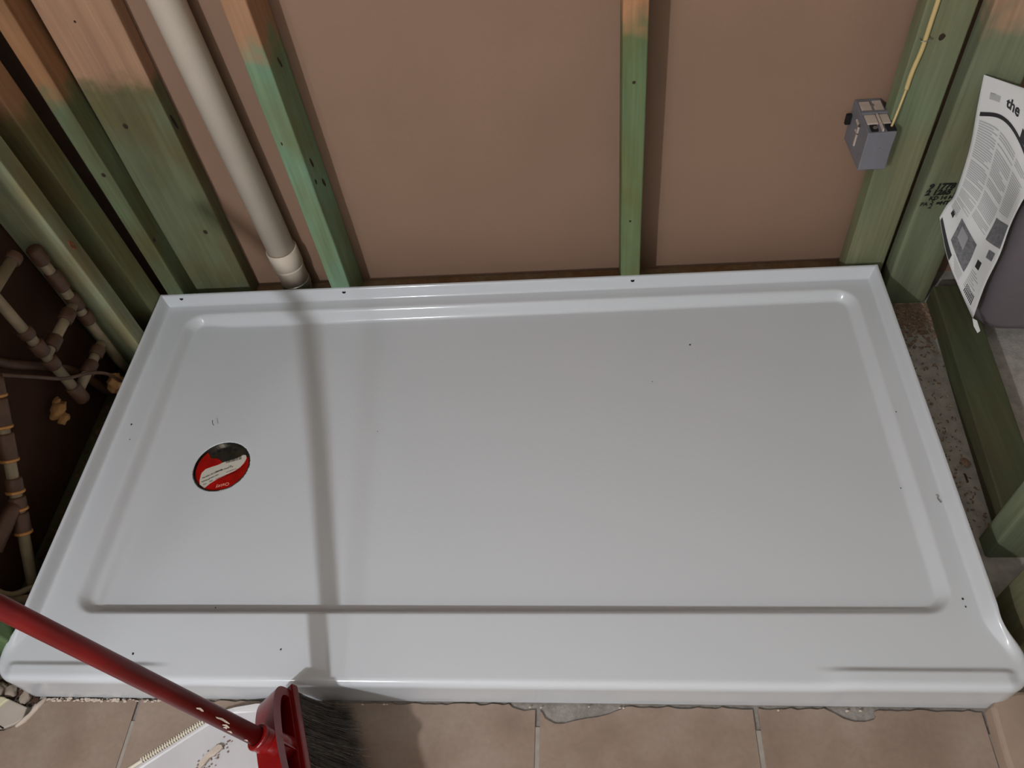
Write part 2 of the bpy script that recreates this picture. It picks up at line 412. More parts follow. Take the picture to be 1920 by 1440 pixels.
# back wall
st_c = lumber('wall_stud', .0135, .0500, .000, .0885, Z0, ZT, wm('stud_wood_c', rgb(.14, .175, .095), rgb(.33, .17, .08), .545, 1.0, mottle=.5),
       'green and brown corner stud between the narrow black gap and the widest stud', lean=(-.012, 0))
st_d = lumber('wall_stud', .0420, .1755, .050, .0885, Z0, ZT, wm('stud_wood_d', rgb(.15, .17, .095), rgb(.42, .245, .15), .535, 2.3, mottle=.3),
       'widest flat stud, brown above and green below, left of the cream drain pipe', lean=(.010, 0))
st_e = lumber('wall_stud', .3855, .4275, .000, .0882, Z0, ZT, wm('stud_wood_e', rgb(.19, .32, .205), rgb(.40, .22, .12), .60, 3.7, mottle=.25),
       'bright green stud with brown top right of the cream drain pipe')
st_f = lumber('wall_stud', 1.0105, 1.0505, .000, .0882, Z0, ZT, wm('stud_wood_f', rgb(.15, .205, .095), rgb(.48, .24, .12), .605, 5.1, mottle=.3),
       'narrow green stud with orange brown top in the middle of the brown wall', lean=(-.004, 0))
st_g = lumber('wall_stud', 1.4715, 1.5490, .022, .060, Z0, ZT, wm('stud_wood_g', rgb(.195, .24, .14), TAN, 9, 6.3, mottle=.35, olive=rgb(.21, .21, .115)),
       'green corner stud at the right end of the back wall carrying the thin cable', lean=(-.002, 0))
# left wall
st_a = lumber('wall_stud', -.0925, -.0055, -.1435, -.105, .0225, ZT, wm('stud_wood_a', rgb(.26, .29, .18), rgb(.45, .26, .15), .9, 7.7, mottle=.5),
       'pale green edged stud of the left wall with a brown patch, next to the pipes', lean=(0, -.03))
st_b = lumber('wall_stud', -.0925, -.0055, -.047, .0075, .0225, ZT, wm('stud_wood_b', rgb(.20, .21, .105), rgb(.38, .21, .11), .565, 8.9, mottle=.5),
       'olive green stud left of the narrow black gap in the corner', lean=(0, -.045))
st_k = lumber('wall_stud', -.0925, -.0200, -.775, -.737, -.0105, ZT, wm('stud_wood_k', rgb(.13, .22, .10), TAN, 9, 21.0), 'dark green stud at the left of the tray front corner, just below the broom handle', bev=.004)
# right wall
st_h = lumber('wall_stud', 1.5600, 1.6520, -.001, .0405, -.0105, ZT, wm('stud_wood_h', rgb(.20, .23, .14), rgb(.44, .27, .17), .62, 11.2, mottle=.45, olive=rgb(.18, .18, .10)),
       'wide green stud with black stamped lettering behind the hanging sheet', bev=.005)
st_i = lumber('wall_stud', 1.590, 1.680, -.589, -.550, -.0105, ZT, wm('stud_wood_i', rgb(.17, .20, .12), TAN, 9, 12.9), 'upper of two green studs at the lower right beside the tray', bev=.006)
st_j = lumber('wall_stud', 1.577, 1.680, -.752, -.664, -.0105, ZT, wm('stud_wood_j', rgb(.17, .175, .10), TAN, 9, 14.1), 'lower of two green studs at the lower right near the tray front corner', bev=.004)
# right bottom plate, slightly skewed
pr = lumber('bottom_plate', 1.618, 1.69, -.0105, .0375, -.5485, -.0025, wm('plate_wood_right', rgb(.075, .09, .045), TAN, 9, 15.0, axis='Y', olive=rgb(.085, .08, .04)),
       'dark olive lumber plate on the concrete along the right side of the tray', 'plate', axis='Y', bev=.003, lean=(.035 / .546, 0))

# knots and checks in the studs
def knot(parent, x, y, z, rx, rz, rot=0, facing='y', name='knot', mat=None, pts=18):
    b = bmesh.new(); vs = []
    for k in range(pts):
        a = 2 * PI * k / pts; r = 1 + .18 * noise.noise(Vector((math.cos(a) * 2 + x * 50, math.sin(a) * 2, z * 40)))
        u = rx * r * math.cos(a); v = rz * r * math.sin(a)
        u, v = u * math.cos(rot) - v * math.sin(rot), u * math.sin(rot) + v * math.cos(rot)
        vs.append(b.verts.new((x + u, y, z + v) if facing == 'y' else (x, y + u, z + v)))
    f = b.faces.new(vs)
    r = bmesh.ops.extrude_face_region(b, geom=[f])
    for v in r['geom']:
        if isinstance(v, bmesh.types.BMVert):
            if facing == 'y': v.co.y -= .0008; v.co.x = x + (v.co.x - x) * .8; v.co.z = z + (v.co.z - z) * .8
            else: v.co.x += .0008; v.co.y = y + (v.co.y - y) * .8; v.co.z = z + (v.co.z - z) * .8
    return obj(name, b, mat or M['knot'], parent, loc=(x, y, z))
KN = [  # parent, px-derived positions on each stud face
    (st_d, .093, .0495, .4950, .0042, .006), (st_d, .140, .0495, .2350, .0045, .0055), (st_d, .105, .0495, .694, .0018, .0022),
    (st_c, .032, -.0002, .4260, .0040, .005), (st_f, 1.027, .0002, .2500, .0028, .003), (st_f, 1.0275, .0002, .545, .003, .003),
    (st_g, 1.510, .0222, .5750, .0055, .0065), (st_e, .398, .0002, .4700, .0015, .004),
]
for k in KN: knot(*k)
knot(st_e, .4283, .030, .405, .003, .011, .2, 'x', 'crack', M['crack'])
knot(st_e, .4283, .018, .370, .002, .006, -.1, 'x', 'crack', M['crack'])
knot(st_e, .4283, .055, .34, .004, .012, .3, 'x')
knot(st_e, .4283, .045, .60, .003, .012, .3, 'x')
knot(st_d, .1822, .062, .49, .0035, .017, .15, 'x', 'crack', M['crack'])
knot(st_c, .0482, .010, .253, .004, .005, 0, 'x')
knot(st_a, -.0049, -.137, .375, .006, .012, .2, 'x', 'knot', plain('warm_brown_knot', srgb(150, 96, 60), .8, nscale=120, namp=.5))

# ink stamp on the right wall stud
def stamp_map(u, v):    # u along stud face horizontally, v up
    return (1.5655 + u, -.0022, .252 + v)
sb = bmesh.new()
for s, size, u, v, bold in (('9 1778 18', .0165, .002, .040, .0011), ('2 1265 11', .0160, .000, .0265, .0012), ('KD 14 H', .0115, .010, .0150, .0007),
                            ('PA', .0110, -.002, .0020, .0005), ('S', .0130, .0150, .0060, .0003), ('2', .0150, .0135, -.0050, .0003), ('=HT', .0120, .026, .0025, .0007)):
    merge(sb, map_bm(text_bm(s, size, bold), lambda a, c: stamp_map(u + a + c * .12, v + c)))
obj('lettering', sb, M['ink_stamp'], st_h, loc=(1.59, -.0022, .27))

# ================================================================== SHOWER TRAY
def sm(a, b, x):
    t = min(1, max(0, (x - a) / (b - a))); return t * t * (3 - 2 * t)
PX0, PX1 = -.004, 1.526
YF = -.8235           # outline of the rim at the front
DR = Vector((.2295, -.4160))
def flare(y): return .0175 * sm(-.728, -.792, y)
def zmap(x, y, xl, xr):
    # distances from the three flanged edges
    dl, dr, db = x - xl, xr - x, -y
    ff = 1 - sm(-.712, -.800, y)
    ledge = .080
    def flange(d, h=.025):
        if d < .0035: return h
        return h * (1 - sm(.0035, .0165, d)) ** 1.25
    zf = max(flange(dl) * ff, flange(dr) * ff, flange(db, .0245))
    # low soft shoulder left where the flange dies out at the front corners
    z = ledge + zf
    # basin
    bx0, bx1, by0, by1, rad = .060, 1.479, -.724, -.040, .042
    qx = abs(x - (bx0 + bx1) / 2) - ((bx1 - bx0) / 2 - rad); qy = abs(y - (by0 + by1) / 2) - ((by1 - by0) / 2 - rad)
    sd = math.hypot(max(qx, 0), max(qy, 0)) + min(max(qx, qy), 0) - rad      # <0 inside
    dd = (Vector((x, y)) - DR).length
    wy = .02 + .075 * sm(-.70, -.05, y)
    zfl = .050 + .0125 * min(1, dd / 1.25) - .004 * (1 - sm(0, .35, dd)) + .009 * (1 - sm(0, wy, x - .085))
    wl_ = .020 + .004 * (1 - sm(.05, .16, x))
    k = sm(0, wl_, -sd)
    z = z * (1 - k) + zfl * k
    # drain recess
    if dd < .0555: z -= .007
    # raised bead on the front edge at both ends
    wx = max(1 - sm(.20, .28, x), sm(1.255, 1.315, x))
    z += .0065 * wx * sm(-.802, -.812, y) * sm(xl + .008, xl + .03, x) * sm(xr - .008, xr - .03, x)
    return z
def pan_mesh():
    xs = set(); 
    def add(a, b, st, S_):
        n = max(1, int(round((b - a) / st)))
        for i in range(n + 1): S_.add(round(a + (b - a) * i / n, 5))
    add(0, .03, .0015, xs); add(.03, .11, .004, xs); add(.11, .172, .012, xs); add(.172, .293, .0014, xs); add(.293, 1.44, .014, xs)
    add(1.44, 1.494, .003, xs); add(1.494, 1.53, .0015, xs)
    ys = set()
    add(0, .024, .0012, ys); add(.024, .09, .0028, ys); add(.09, .355, .012, ys); add(.355, .48, .0014, ys); add(.48, .69, .012, ys)
    add(.69, .73, .0026, ys); add(.73, .795, .004, ys); add(.795, -YF, .0018, ys)
    xs = sorted(xs); ys = sorted(ys)
    b = bmesh.new()
    R = .030
    grid = []
    for y_ in ys:
        row = []
        for x_ in xs:
            # u from 0..1 in nominal width .. map with flare
            u = x_ / 1.53
            yn = -y_
            # round the front corners
            s = min(x_, 1.53 - x_)
            cut = 0
            if s < R: cut = R - math.sqrt(max(0, R * R - (R - s) ** 2))
            t = sm(.70, -YF, y_)
            y = yn + cut * t
            xl = PX0 - flare(y); xr = PX1 + flare(y)
            x = xl + u * (xr - xl)
            row.append((x, y, zmap(x, y, xl, xr)))
        grid.append(row)
    V = [[b.verts.new(c) for c in row] for row in grid]
    for j in range(len(ys) - 1):
        for i in range(len(xs) - 1): b.faces.new((V[j][i], V[j][i + 1], V[j + 1][i + 1], V[j + 1][i]))
    # boundary loop, counter clockwise seen from above: left side down, front, right side up, back
    nx, ny = len(xs), len(ys)
    loop = [V[j][0] for j in range(ny)] + [V[ny - 1][i] for i in range(1, nx)] + [V[j][nx - 1] for j in range(ny - 2, -1, -1)] + [V[0][i] for i in range(nx - 2, 0, -1)]
    n = len(loop); P = [v.co.copy() for v in loop]
    prof = [(.0035, -.0004), (.0068, -.0018), (.0095, -.0045), (.0112, -.0085), (.0119, -.0135), (.0116, -.020), (.0114, -.035), (.0116, -.055), (.0118, None)]
    prev = loop
    for (o_, dz) in prof:
        ring = []
        for i in range(n):
            a = P[(i - 1) % n]; c = P[(i + 1) % n]; t = Vector((c.x - a.x, c.y - a.y, 0))
            t = t.normalized() if t.length > 1e-9 else Vector((1, 0, 0))
            nrm = Vector((t.y, -t.x, 0))        # outward for this winding
            w = sm(-.735, -.785, P[i].y)
            off = o_ * w + (1 - w) * (.0008 if (dz is not None and dz > -.021) else -.007)
            zz = 0.0005 if dz is None else P[i].z + dz * (1 if w > .5 else 1)
            # keep foot inside
            ring.append(b.verts.new((P[i].x + nrm.x * off, P[i].y + nrm.y * off, max(zz, .0005))))
        for i in range(n):
            b.faces.new((prev[i], ring[i], ring[(i + 1) % n], prev[(i + 1) % n]))
        prev = ring
    return b
pan = obj('shower_tray', pan_mesh(), M['acrylic'], loc=(0, 0, 0), smooth=True)
tag(pan, 'large glossy white rectangular shower tray on the floor between open stud walls', 'shower tray')
for (x, y, z) in ((.0435, -.0062, .0975), (.4140, -.0062, .0975), (1.0345, -.0066, .0965)):
    b = tube_bm([(x, y + .002, z - .002), (x, y - .0012, z + .0010)], .0042, 14)
    obj('nail_hole', b, M['dark'], pan, loc=(x, y, z))

# ================================================================== DRAIN with its sticker
dz = .0400
dr = empty('shower_drain', (DR.x, DR.y, dz), 'round metal shower drain covered by a red and white sticker', 'drain')
b = hollow_bm((DR.x, DR.y, dz - .003), (DR.x, DR.y, dz + .0063), .0562, .0535, 64)
obj('drain_ring', b, M['chrome'], dr, smooth=False)
b = bmesh.new(); bmesh.ops.create_circle(b, cap_ends=True, segments=64, radius=.054)
for v in b.verts: v.co += Vector((DR.x, DR.y, dz + .0006))
obj('strainer_plate', b, M['chrome'], dr)
for k in range(10):
    a = math.radians(70 + k * 15)
    b = tube_bm([(DR.x + .043 * math.cos(a), DR.y + .043 * math.sin(a), dz + .0004), (DR.x + .043 * math.cos(a), DR.y + .043 * math.sin(a), dz + .0010)], .0034, 12)
    obj('strainer_hole', b, M['dark'], dr)
# sticker: disc with the torn part missing at the back left
Rs = .0515; pts = []
# tear line in local coords (x right, y toward wall)
for k in range(61):
    a = math.radians(-222 + (246) * k / 60)
    pts.append((Rs * math.cos(a), Rs * math.sin(a)))
pts += [(.036, .028), (.020, .019), (.008, .014), (-.002, .0105), (-.010, .018), (-.018, .0215), (-.028, .021)]
def disc_poly(pts, z, mat, name, parent, th=.0003):
    b = bmesh.new(); f = b.faces.new([b.verts.new((DR.x + x, DR.y + y, z)) for x, y in pts])
    r = bmesh.ops.extrude_face_region(b, geom=[f])
    for v in r['geom']:
        if isinstance(v, bmesh.types.BMVert): v.co.z += th
    return obj(name, b, mat, parent)
sk = disc_poly(pts, dz + .0025, M['sticker_red'], 'sticker', dr)
sk['label'] = 'red round sticker with a white wavy band'
band = [(.0415, .0265), (.044, .019), (.042, .009), (.036, -.001), (.027, -.009), (.018, -.014), (.010, -.019), (.002, -.024), (-.006, -.0295), (-.014, -.036), (-.019, -.042), (-.0225, -.0465),
        (-.034, -.0385), (-.037, -.028), (-.038, -.017), (-.0375, -.0115), (-.032, -.0035), (-.022, .001), (-.012, .0045), (-.006, .0075), (-.002, .0105), (.012, .0155), (.024, .020), (.036, .0275)]
wbnd = disc_poly(band, dz + .00285, M['sticker_white'], 'label_band', sk)
def dmap(ang, cx, cy):
    ca, sa = math.cos(ang), math.sin(ang)
    return lambda a, c: (DR.x + cx + a * ca - c * sa, DR.y + cy + a * sa + c * ca, dz + .0034)
bb = bmesh.new(); x = 0; random.seed(8); fm = dmap(math.radians(17), .0055, .0085)
while x < .031:
    w = random.choice((.0005, .0008, .0012)); rect_grid(x, x + w, 0, .0085, fm, 1, 1, bb); x += w + random.choice((.0005, .0007, .0009))
obj('barcode', bb, M['ink'], sk)
bb = bmesh.new()
for s, size, ang, cx, cy in (('PRUEBA DE DRENAJE', .0042, 29, -.032, -.0255), ('PARA USO', .0040, 29, -.018, -.0265), ('TESTING', .0042, 26, -.032, -.0345), ('ON', .004, 26, -.016, -.0335), ('DO', .004, 28, -.026, -.040),
                             ('SHOWER DRAIN 2 IN', .0036, 20, -.010, -.0115), ('4 IN', .0034, 20, .013, .0)):
    merge(bb, map_bm(text_bm(s, size, .0001), dmap(math.radians(ang), cx, cy)))
obj('small_print', bb, M['ink'], sk)['kind'] = 'stuff'
bb = map_bm(text_bm('Oatey', .0105, .0002), dmap(math.radians(18 + 180), .0235, -.0335))
obj('logo', bb, M['sticker_pink'], sk)
bb = bmesh.new()
for s, ang, cx, cy in (('REMOVE BEFORE USE', 25, -.0045, -.0285), ('WARNING', 25, .012, -.0135), ('CAUTION', 25, .02, -.018)):
    merge(bb, map_bm(text_bm(s, .0042, 0), dmap(math.radians(ang), cx, cy)))
obj('red_print', bb, plain('dark_red_print', srgb(112, 12, 12), .3), sk)

# ================================================================== DRAIN PIPE IN THE WALL
pp0 = Vector((.2862, .0545, .10)); pp1 = Vector((.2725, .0545, .72)); dv = (pp1 - pp0) / (pp1.z - pp0.z)
pip = empty('drain_pipe', (pp0.x, pp0.y, .038), 'thick cream plastic drain pipe rising in the wall between two studs', 'pipe')
at = lambda z: pp0 + dv * (z - pp0.z)
obj('pipe', tube_bm([at(.10), at(1.2), at(2.40)], .0302, 40), M['pvc'], pip, smooth=True)
obj('coupling', hollow_bm(at(.130), at(.176), .0338, .0303, 48), M['pvc'], pip, smooth=True)
b = tube_bm([at(.131), at(.124), at(.120), at(.085)], [.0333, .0325, .0312, .0312], 40)
obj('fitting', b, M['pvc'], pip, smooth=True)
b = bmesh.new(); merge(b, hollow_bm(at(.070), at(.086), .0325, .0300, 48))
obj('pipe_clamp', b, M['metal'], pip)
obj('lower_pipe', tube_bm([at(.0385), at(.085)], .0302, 32), M['metal'], pip, smooth=True)

# ================================================================== ELECTRICAL BOX + CABLE
eb = empty('electrical_box', (1.455, .04, .352), 'grey plastic electrical box fixed to the corner stud', 'electrical box')
ex0, ex1, ey0, ey1, ez0, ez1 = 1.4265, 1.4705, -.012, .0892, .350, .427
b = bmesh.new()
# tapered body: rear face (towards viewer) a little smaller
vs = []
for (x, y, z) in ((ex0, ey0, ez0), (ex1 + .004, ey0, ez0), (ex1 + .004, ey0, ez1), (ex0, ey0, ez1), (ex0 - .0015, ey1, ez0 - .002), (ex1 - .0, ey1, ez0 - .002), (ex1 - .0, ey1, ez1 + .002), (ex0 - .0015, ey1, ez1 + .002)):
    vs.append(b.verts.new((x, y, z)))
for f in ((0, 1, 2, 3), (4, 5, 6, 7), (0, 1, 5, 4), (3, 2, 6, 7), (0, 3, 7, 4), (1, 2, 6, 5)): b.faces.new([vs[i] for i in f])
bmesh.ops.bevel(b, geom=b.edges[:], offset=.002, segments=2, profile=.5, affect='EDGES')
body = obj('box_body', b, M['grey_pvc'], eb)
# dusty top panels, ridge and openings
zt = ez1 + .0012
def pan_top(x0, x1, y0, y1, h, mat, name):
    return obj(name, box_bm(x0, x1, y0, y1, zt - .001, zt + h, bev=.0008), mat, eb)
pan_top(ex0 + .004, ex0 + .021, .050, .078, .0022, M['grey_pvc_l'], 'top_panel')
pan_top(ex0 + .026, ex1 - .003, .050, .080, .0022, M['grey_pvc_l'], 'top_panel')
pan_top(ex0 + .001, ex1 + .001, .040, .0475, .0045, M['grey_pvc'], 'top_ridge')
pan_top(ex0 + .004, ex0 + .022, .012, .038, .0020, M['grey_pvc_l'], 'top_panel')
pan_top(ex0 + .028, ex1 - .001, .012, .038, .0020, M['grey_pvc_l'], 'top_panel')
pan_top(ex0 + .0235, ex0 + .0265, -.009, .038, .0045, M['grey_pvc_l'], 'top_rib')
pan_top(ex0 + .006, ex0 + .0175, -.009, .009, .0016, M['dark'], 'cable_opening')
obj('clamp_screw', tube_bm([(ex0 + .013, -.001, zt), (ex0 + .013, -.001, zt + .0035)], .0035, 12), M['metal'], eb)
pan_top(ex0 + .032, ex0 + .0475, -.009, .010, .0016, M['dark'], 'cable_opening')
obj('clamp_screw', tube_bm([(ex0 + .023, .064, zt), (ex0 + .023, .064, zt + .004)], .003, 12), M['metal'], eb)
b = bmesh.new(); box_bm(ex0 - .0035, ex0 - .0005, .030, .034, .372, .415, .0005, 1, b); box_bm(ex0 - .0035, ex0 - .0005, .030, .050, .411, .415, .0005, 1, b); box_bm(ex0 - .0035, ex0 - .0005, .030, .044, .396, .399, .0005, 1, b)
obj('side_bracket', b, M['grey_pvc_l'], eb)
b = bmesh.new(); box_bm(ex0 - .011, ex0 - .001, .076, .084, .385, .405, .0012, 1, b)
obj('side_ear', b, M['dark'], eb)
obj('knockout', tube_bm([((ex0 + ex1) / 2 + .004, ey0 + .001, .392), ((ex0 + ex1) / 2 + .004, ey0 - .0012, .392)], .0048, 20), M['grey_pvc'], eb)

cab = empty('electrical_cable', (1.478, .016, .43), 'thin yellowed electrical cable running up the corner stud into the grey box', 'cable')
cp = [(1.4675, .002, .428), (1.4700, .004, .446), (1.4745, .010, .470), (1.4780, .0150, .490), (1.4790, .0165, .520), (1.4830, .0165, .56), (1.4835, .0170, .60), (1.4835, .0170, .65), (1.4815, .0165, .70), (1.480, .0175, 1.2), (1.478, .0175, 2.3)]
def smooth_path(P, n=6):
    P = [Vector(p) for p in P]; out = []
    for i in range(len(P) - 1):
        p0 = P[max(i - 1, 0)]; p1 = P[i]; p2 = P[i + 1]; p3 = P[min(i + 2, len(P) - 1)]
        for k in range(n):
            t = k / n
            out.append(.5 * ((2 * p1) + (-p0 + p2) * t + (2 * p0 - 5 * p1 + 4 * p2 - p3) * t * t + (-p0 + 3 * p1 - 3 * p2 + p3) * t ** 3))
    out.append(P[-1]); return out
obj('sheath', tube_bm(smooth_path(cp[3:]), .0036, 12), M['cable'], cab, smooth=True)
obj('wire', tube_bm(smooth_path(cp[:4]), .0020, 10), M['cable'], cab, smooth=True)
b = tube_bm([(1.4765, .0215, .575), (1.4765, .0125, .575), (1.4800, .0115, .575), (1.4895, .0115, .577), (1.4915, .0125, .577), (1.4915, .0215, .577)], .0008, 8)
obj('staple', b, M['metal'], cab)

# ================================================================== STORAGE BIN (right, beyond the plate)
def bin_bm():
    b = bmesh.new(); rings = []
    cx, cy = 1.92, .10
    for (z, ins, th) in ((.0385, .012, 0), (.044, .004, 0), (.060, .0, 0), (.30, -.012, 0), (.40, -.018, 0), (.402, -.028, 0), (.412, -.028, 0), (.413, -.012, 0), (.40, -.011, 0), (.07, .006, 0)):
        ring = []; hx, hy, r = .207 - ins, .245 - ins, .045
        for (sx, sy, a0) in ((1, 1, 0), (-1, 1, 90), (-1, -1, 180), (1, -1, 270)):
            for k in range(9):
                a = math.radians(a0 + 90 * k / 8)
                x = sx * (hx - r) + r * math.cos(a); y = sy * (hy - r) + r * math.sin(a)
                th_ = math.radians(-4)
                ring.append(b.verts.new((cx + x * math.cos(th_) - y * math.sin(th_), cy + x * math.sin(th_) + y * math.cos(th_), z)))
        rings.append(ring)
    n = len(rings[0])
    for i in range(len(rings) - 1):
        for k in range(n): b.faces.new((rings[i][k], rings[i][(k + 1) % n], rings[i + 1][(k + 1) % n], rings[i + 1][k]))
    b.faces.new(rings[0]); b.faces.new(rings[-1])
    return b
bn = obj('storage_bin', bin_bm(), M['bin'], loc=(1.92, .10, .0385), smooth=True)
tag(bn, 'grey plastic bin with rounded corners standing beyond the right plate under the printed sheet', 'bin')

# ================================================================== PRINTED SHEET
NET = [
( (1.58, -0.012, 0.525), (1.62, -0.02, 0.512), (1.663, -0.025, 0.497), (1.708, -0.03, 0.48) ),
( (1.59, -0.012, 0.467), (1.625, -0.03, 0.458), (1.653, -0.06, 0.432), (1.684, -0.1, 0.388) ),
( (1.604, -0.012, 0.394), (1.633, -0.04, 0.38), (1.654, -0.08, 0.359), (1.66, -0.13, 0.359) ),
( (1.610, -0.014, 0.327), (1.639, -0.045, 0.309), (1.657, -0.085, 0.293), (1.661, -0.13, 0.308) ),
( (1.609, -0.018, 0.286), (1.625, -0.06, 0.268), (1.649, -0.095, 0.241), (1.662, -0.14, 0.249) ),
( (1.601, -0.022, 0.269), (1.621, -0.065, 0.229), (1.648, -0.1, 0.187), (1.66, -0.145, 0.185) ),
( (1.593, -0.03, 0.248), (1.612, -0.075, 0.19), (1.634, -0.115, 0.15), (1.663, -0.155, 0.103) ),
]
VT = [0, .2, .4, .6, .8, .9, 1.0]
def cr(P0, P1, P2, P3, t):
    return .5 * ((2 * P1) + (-P0 + P2) * t + (2 * P0 - 5 * P1 + 4 * P2 - P3) * t * t + (-P0 + 3 * P1 - 3 * P2 + P3) * t ** 3)
def crow(row, u):
    P = [Vector(q) for q in row]; n = len(P) - 1
    f = min(n - 1e-6, max(0, u * n)); i = int(f); t = f - i
    g0 = P[i - 1] if i > 0 else P[0] * 2 - P[1]; g3 = P[i + 2] if i + 2 <= n else P[n] * 2 - P[n - 1]
    return cr(g0, P[i], P[i + 1], g3, t)
NRM = Vector((-.55, -.68, .48)).normalized()
def sheet(u, v, off=0.0):
    """u 0..1 left to right, v 0..1 top to bottom"""
    v = min(.99999, max(0, v)); i = 0
    while i < len(VT) - 2 and v > VT[i + 1]: i += 1
    t = (v - VT[i]) / (VT[i + 1] - VT[i])
    Q = [crow(r, u) for r in NET]
    g0 = Q[i - 1] if i > 0 else Q[0] * 2 - Q[1]; g3 = Q[i + 2] if i + 2 < len(Q) else Q[-1] * 2 - Q[-2]
    return cr(g0, Q[i], Q[i + 1], g3, t) + NRM * off
b = bmesh.new(); NU, NV = 26, 70
G = [[b.verts.new(sheet(i / NU, j / NV)) for i in range(NU + 1)] for j in range(NV + 1)]
for j in range(NV):
    for i in range(NU): b.faces.new((G[j][i], G[j][i + 1], G[j + 1][i + 1], G[j + 1][i]))
sh = obj('printed_sheet', b, M['paper'], loc=(1.62, -.03, .3), smooth=True)
sm_mod = sh.modifiers.new('thickness', 'SOLIDIFY'); sm_mod.thickness = .0004; sm_mod.offset = -1
tag(sh, 'curling black and white printed sheet hanging in front of the stamped stud and grey bin', 'paper')
S1 = lambda u, v: sheet(u, v, .0007)
def rect(u0, v0, u1, v1, mat, name, nu=8, nv=6): return obj(name, rect_grid(u0, u1, v0, v1, S1, nu, nv), mat, sh)
rect(.13, .095, .27, .135, M['ink_l'], 'flag_print'); rect(.13, .093, .20, .112, M['ink'], 'flag_print')
bb = bmesh.new()
prev = None
for i in range(41):
    u = .05 + .95 * i / 40; v = .232 - .035 * math.sin(PI * i / 40) ; w = .011 * (1 - .3 * i / 40)
    cur = (bb.verts.new(sheet(u, v - w, .0011)), bb.verts.new(sheet(u, v + w, .0011)))
    if prev: bb.faces.new((prev[0], cur[0], cur[1], prev[1]))
    prev = cur
obj('rule_print', bb, M['ink'], sh)
bb = map_bm(text_bm('the', .20, .006), lambda a, c: sheet(.36 + a * .78, .135 - c * .40, .0011)); obj('headline', bb, M['ink'], sh)
bb = bmesh.new(); rect_grid(.62, .95, .055, .07, S1, 8, 1, bb); obj('headline_bar', bb, M['ink'], sh)
bb = bmesh.new(); rect_grid(.70, .76, .075, .14, S1, 2, 3, bb); obj('headline_bar', bb, M['ink'], sh)
rect(.66, .152, .95, .195, M['ink'], 'headline_bar', 5, 3)
bb = bmesh.new(); random.seed(5)
for (c0, c1, v0, v1) in ((.06, .34, .262, .78), (.37, .66, .262, .74), (.69, .90, .27, .56)):
    v = v0
    while v < v1:
        if random.random() < .93:
            e = c1 if random.random() < .8 else c0 + (c1 - c0) * random.uniform(.4, .9)
            rect_grid(c0, e, v, v + .0055, S1, 5, 1, bb)
        v += .0122
for k in range(6): rect_grid(.40 + .02 * k, .62, .955 + k * .006, .9575 + k * .006, S1, 3, 1, bb)
for k in range(5): rect_grid(.05, .19, .80 + k * .012, .806 + k * .012, S1, 3, 1, bb)
for k in range(9): rect_grid(.70, .70 + .10 + .04 * (k % 3), .90 + k * .0085, .904 + k * .0085, S1, 3, 1, bb)
obj('small_print', bb, M['ink_l'], sh)['kind'] = 'stuff'
rect(.03, .968, .38, .996, M['ink'], 'black_bar', 10, 2)
rect(.27, .82, .62, .945, M['ink_g'], 'picture_print', 8, 8)
bb = rect_grid(.33, .47, .84, .90, lambda u, v: sheet(u, v, .0011), 4, 4); obj('picture_print', bb, plain('mid_grey_ink', srgb(150, 150, 152), .7), sh)
rect(.70, .60, .97, .76, M['ink_g'], 'picture_print', 6, 6)
rect(.10, .845, .155, .885, M['ink'], 'icon_print', 2, 3)
rect(.82, .80, .93, .83, M['ink_g'], 'icon_print', 3, 3)
rect(.72, .855, .80, .885, M['ink'], 'icon_print', 3, 3)
bb = bmesh.new()
for k in range(8): rect_grid(.74 + k * .022, .753 + k * .022, .955, .985, S1, 1, 2, bb)
obj('barcode', bb, M['ink'], sh)['kind'] = 'stuff'
# folded dog-ear at the tip
b = bmesh.new()
vs = [b.verts.new(c) for c in ((1.662, -.1552, .104), (1.664, -.1660, .095), (1.671, -.1760, .086), (1.675, -.1740, .089), (1.669, -.1600, .102))]
b.faces.new(vs)
r = bmesh.ops.extrude_face_region(b, geom=b.faces[:])
for v_ in r['geom']:
    if isinstance(v_, bmesh.types.BMVert): v_.co += Vector((.0006, .0008, .0006))
obj('folded_tip', b, M['paper'], sh)

# ================================================================== BROOM
u_ = Vector((-.527, .144, .838)).normalized(); s_ = -u_
pB = Vector((.4868, -.940, .1840))
tt = Vector((.84, 0, .54))
l_ = (Vector((0, 1, 0)) * .80 - tt * .56); l_ = (l_ - s_ * l_.dot(s_)).normalized()
w_ = s_.cross(l_).normalized()
if w_.z < 0: w_ = -w_
H = lambda s, l, w: pB + s_ * s + l_ * l + w_ * w
br = empty('broom', H(.165, .09, 0), 'red broom with grey bristles leaning over the front left of the tray', 'broom')
hd = obj('handle', tube_bm([pB + u_ * .002, pB + u_ * .4, pB + u_ * .76], .0122, 28), M['redh'], br, smooth=True)
# pale scuffs on the handle
for (d, a, ln) in ((.072, .2, .012), (.063, .55, .006), (.052, .95, .004), (.108, .25, .006), (.024, 1.0, .003), (.062, .75, .003)):
    e1 = (u_.cross(Vector((0, 0, 1)))).normalized(); e2 = u_.cross(e1)
    e1 = -e1 if e1.y > 0 else e1; e2 = e2 if e2.z > 0 else -e2
    b = bmesh.new(); vs = []
    for k in range(9):
        t = 2 * PI * k / 9; aa = a + .10 * math.sin(t) * (1 + .6 * math.sin(3 * t)); dd = d + ln * math.cos(t)
        vs.append(b.verts.new(pB + u_ * dd + (e1 * math.sin(aa) + e2 * math.cos(aa)) * .0126))
    b.faces.new(vs); obj('paint_scuff', b, M['plaster'], hd)
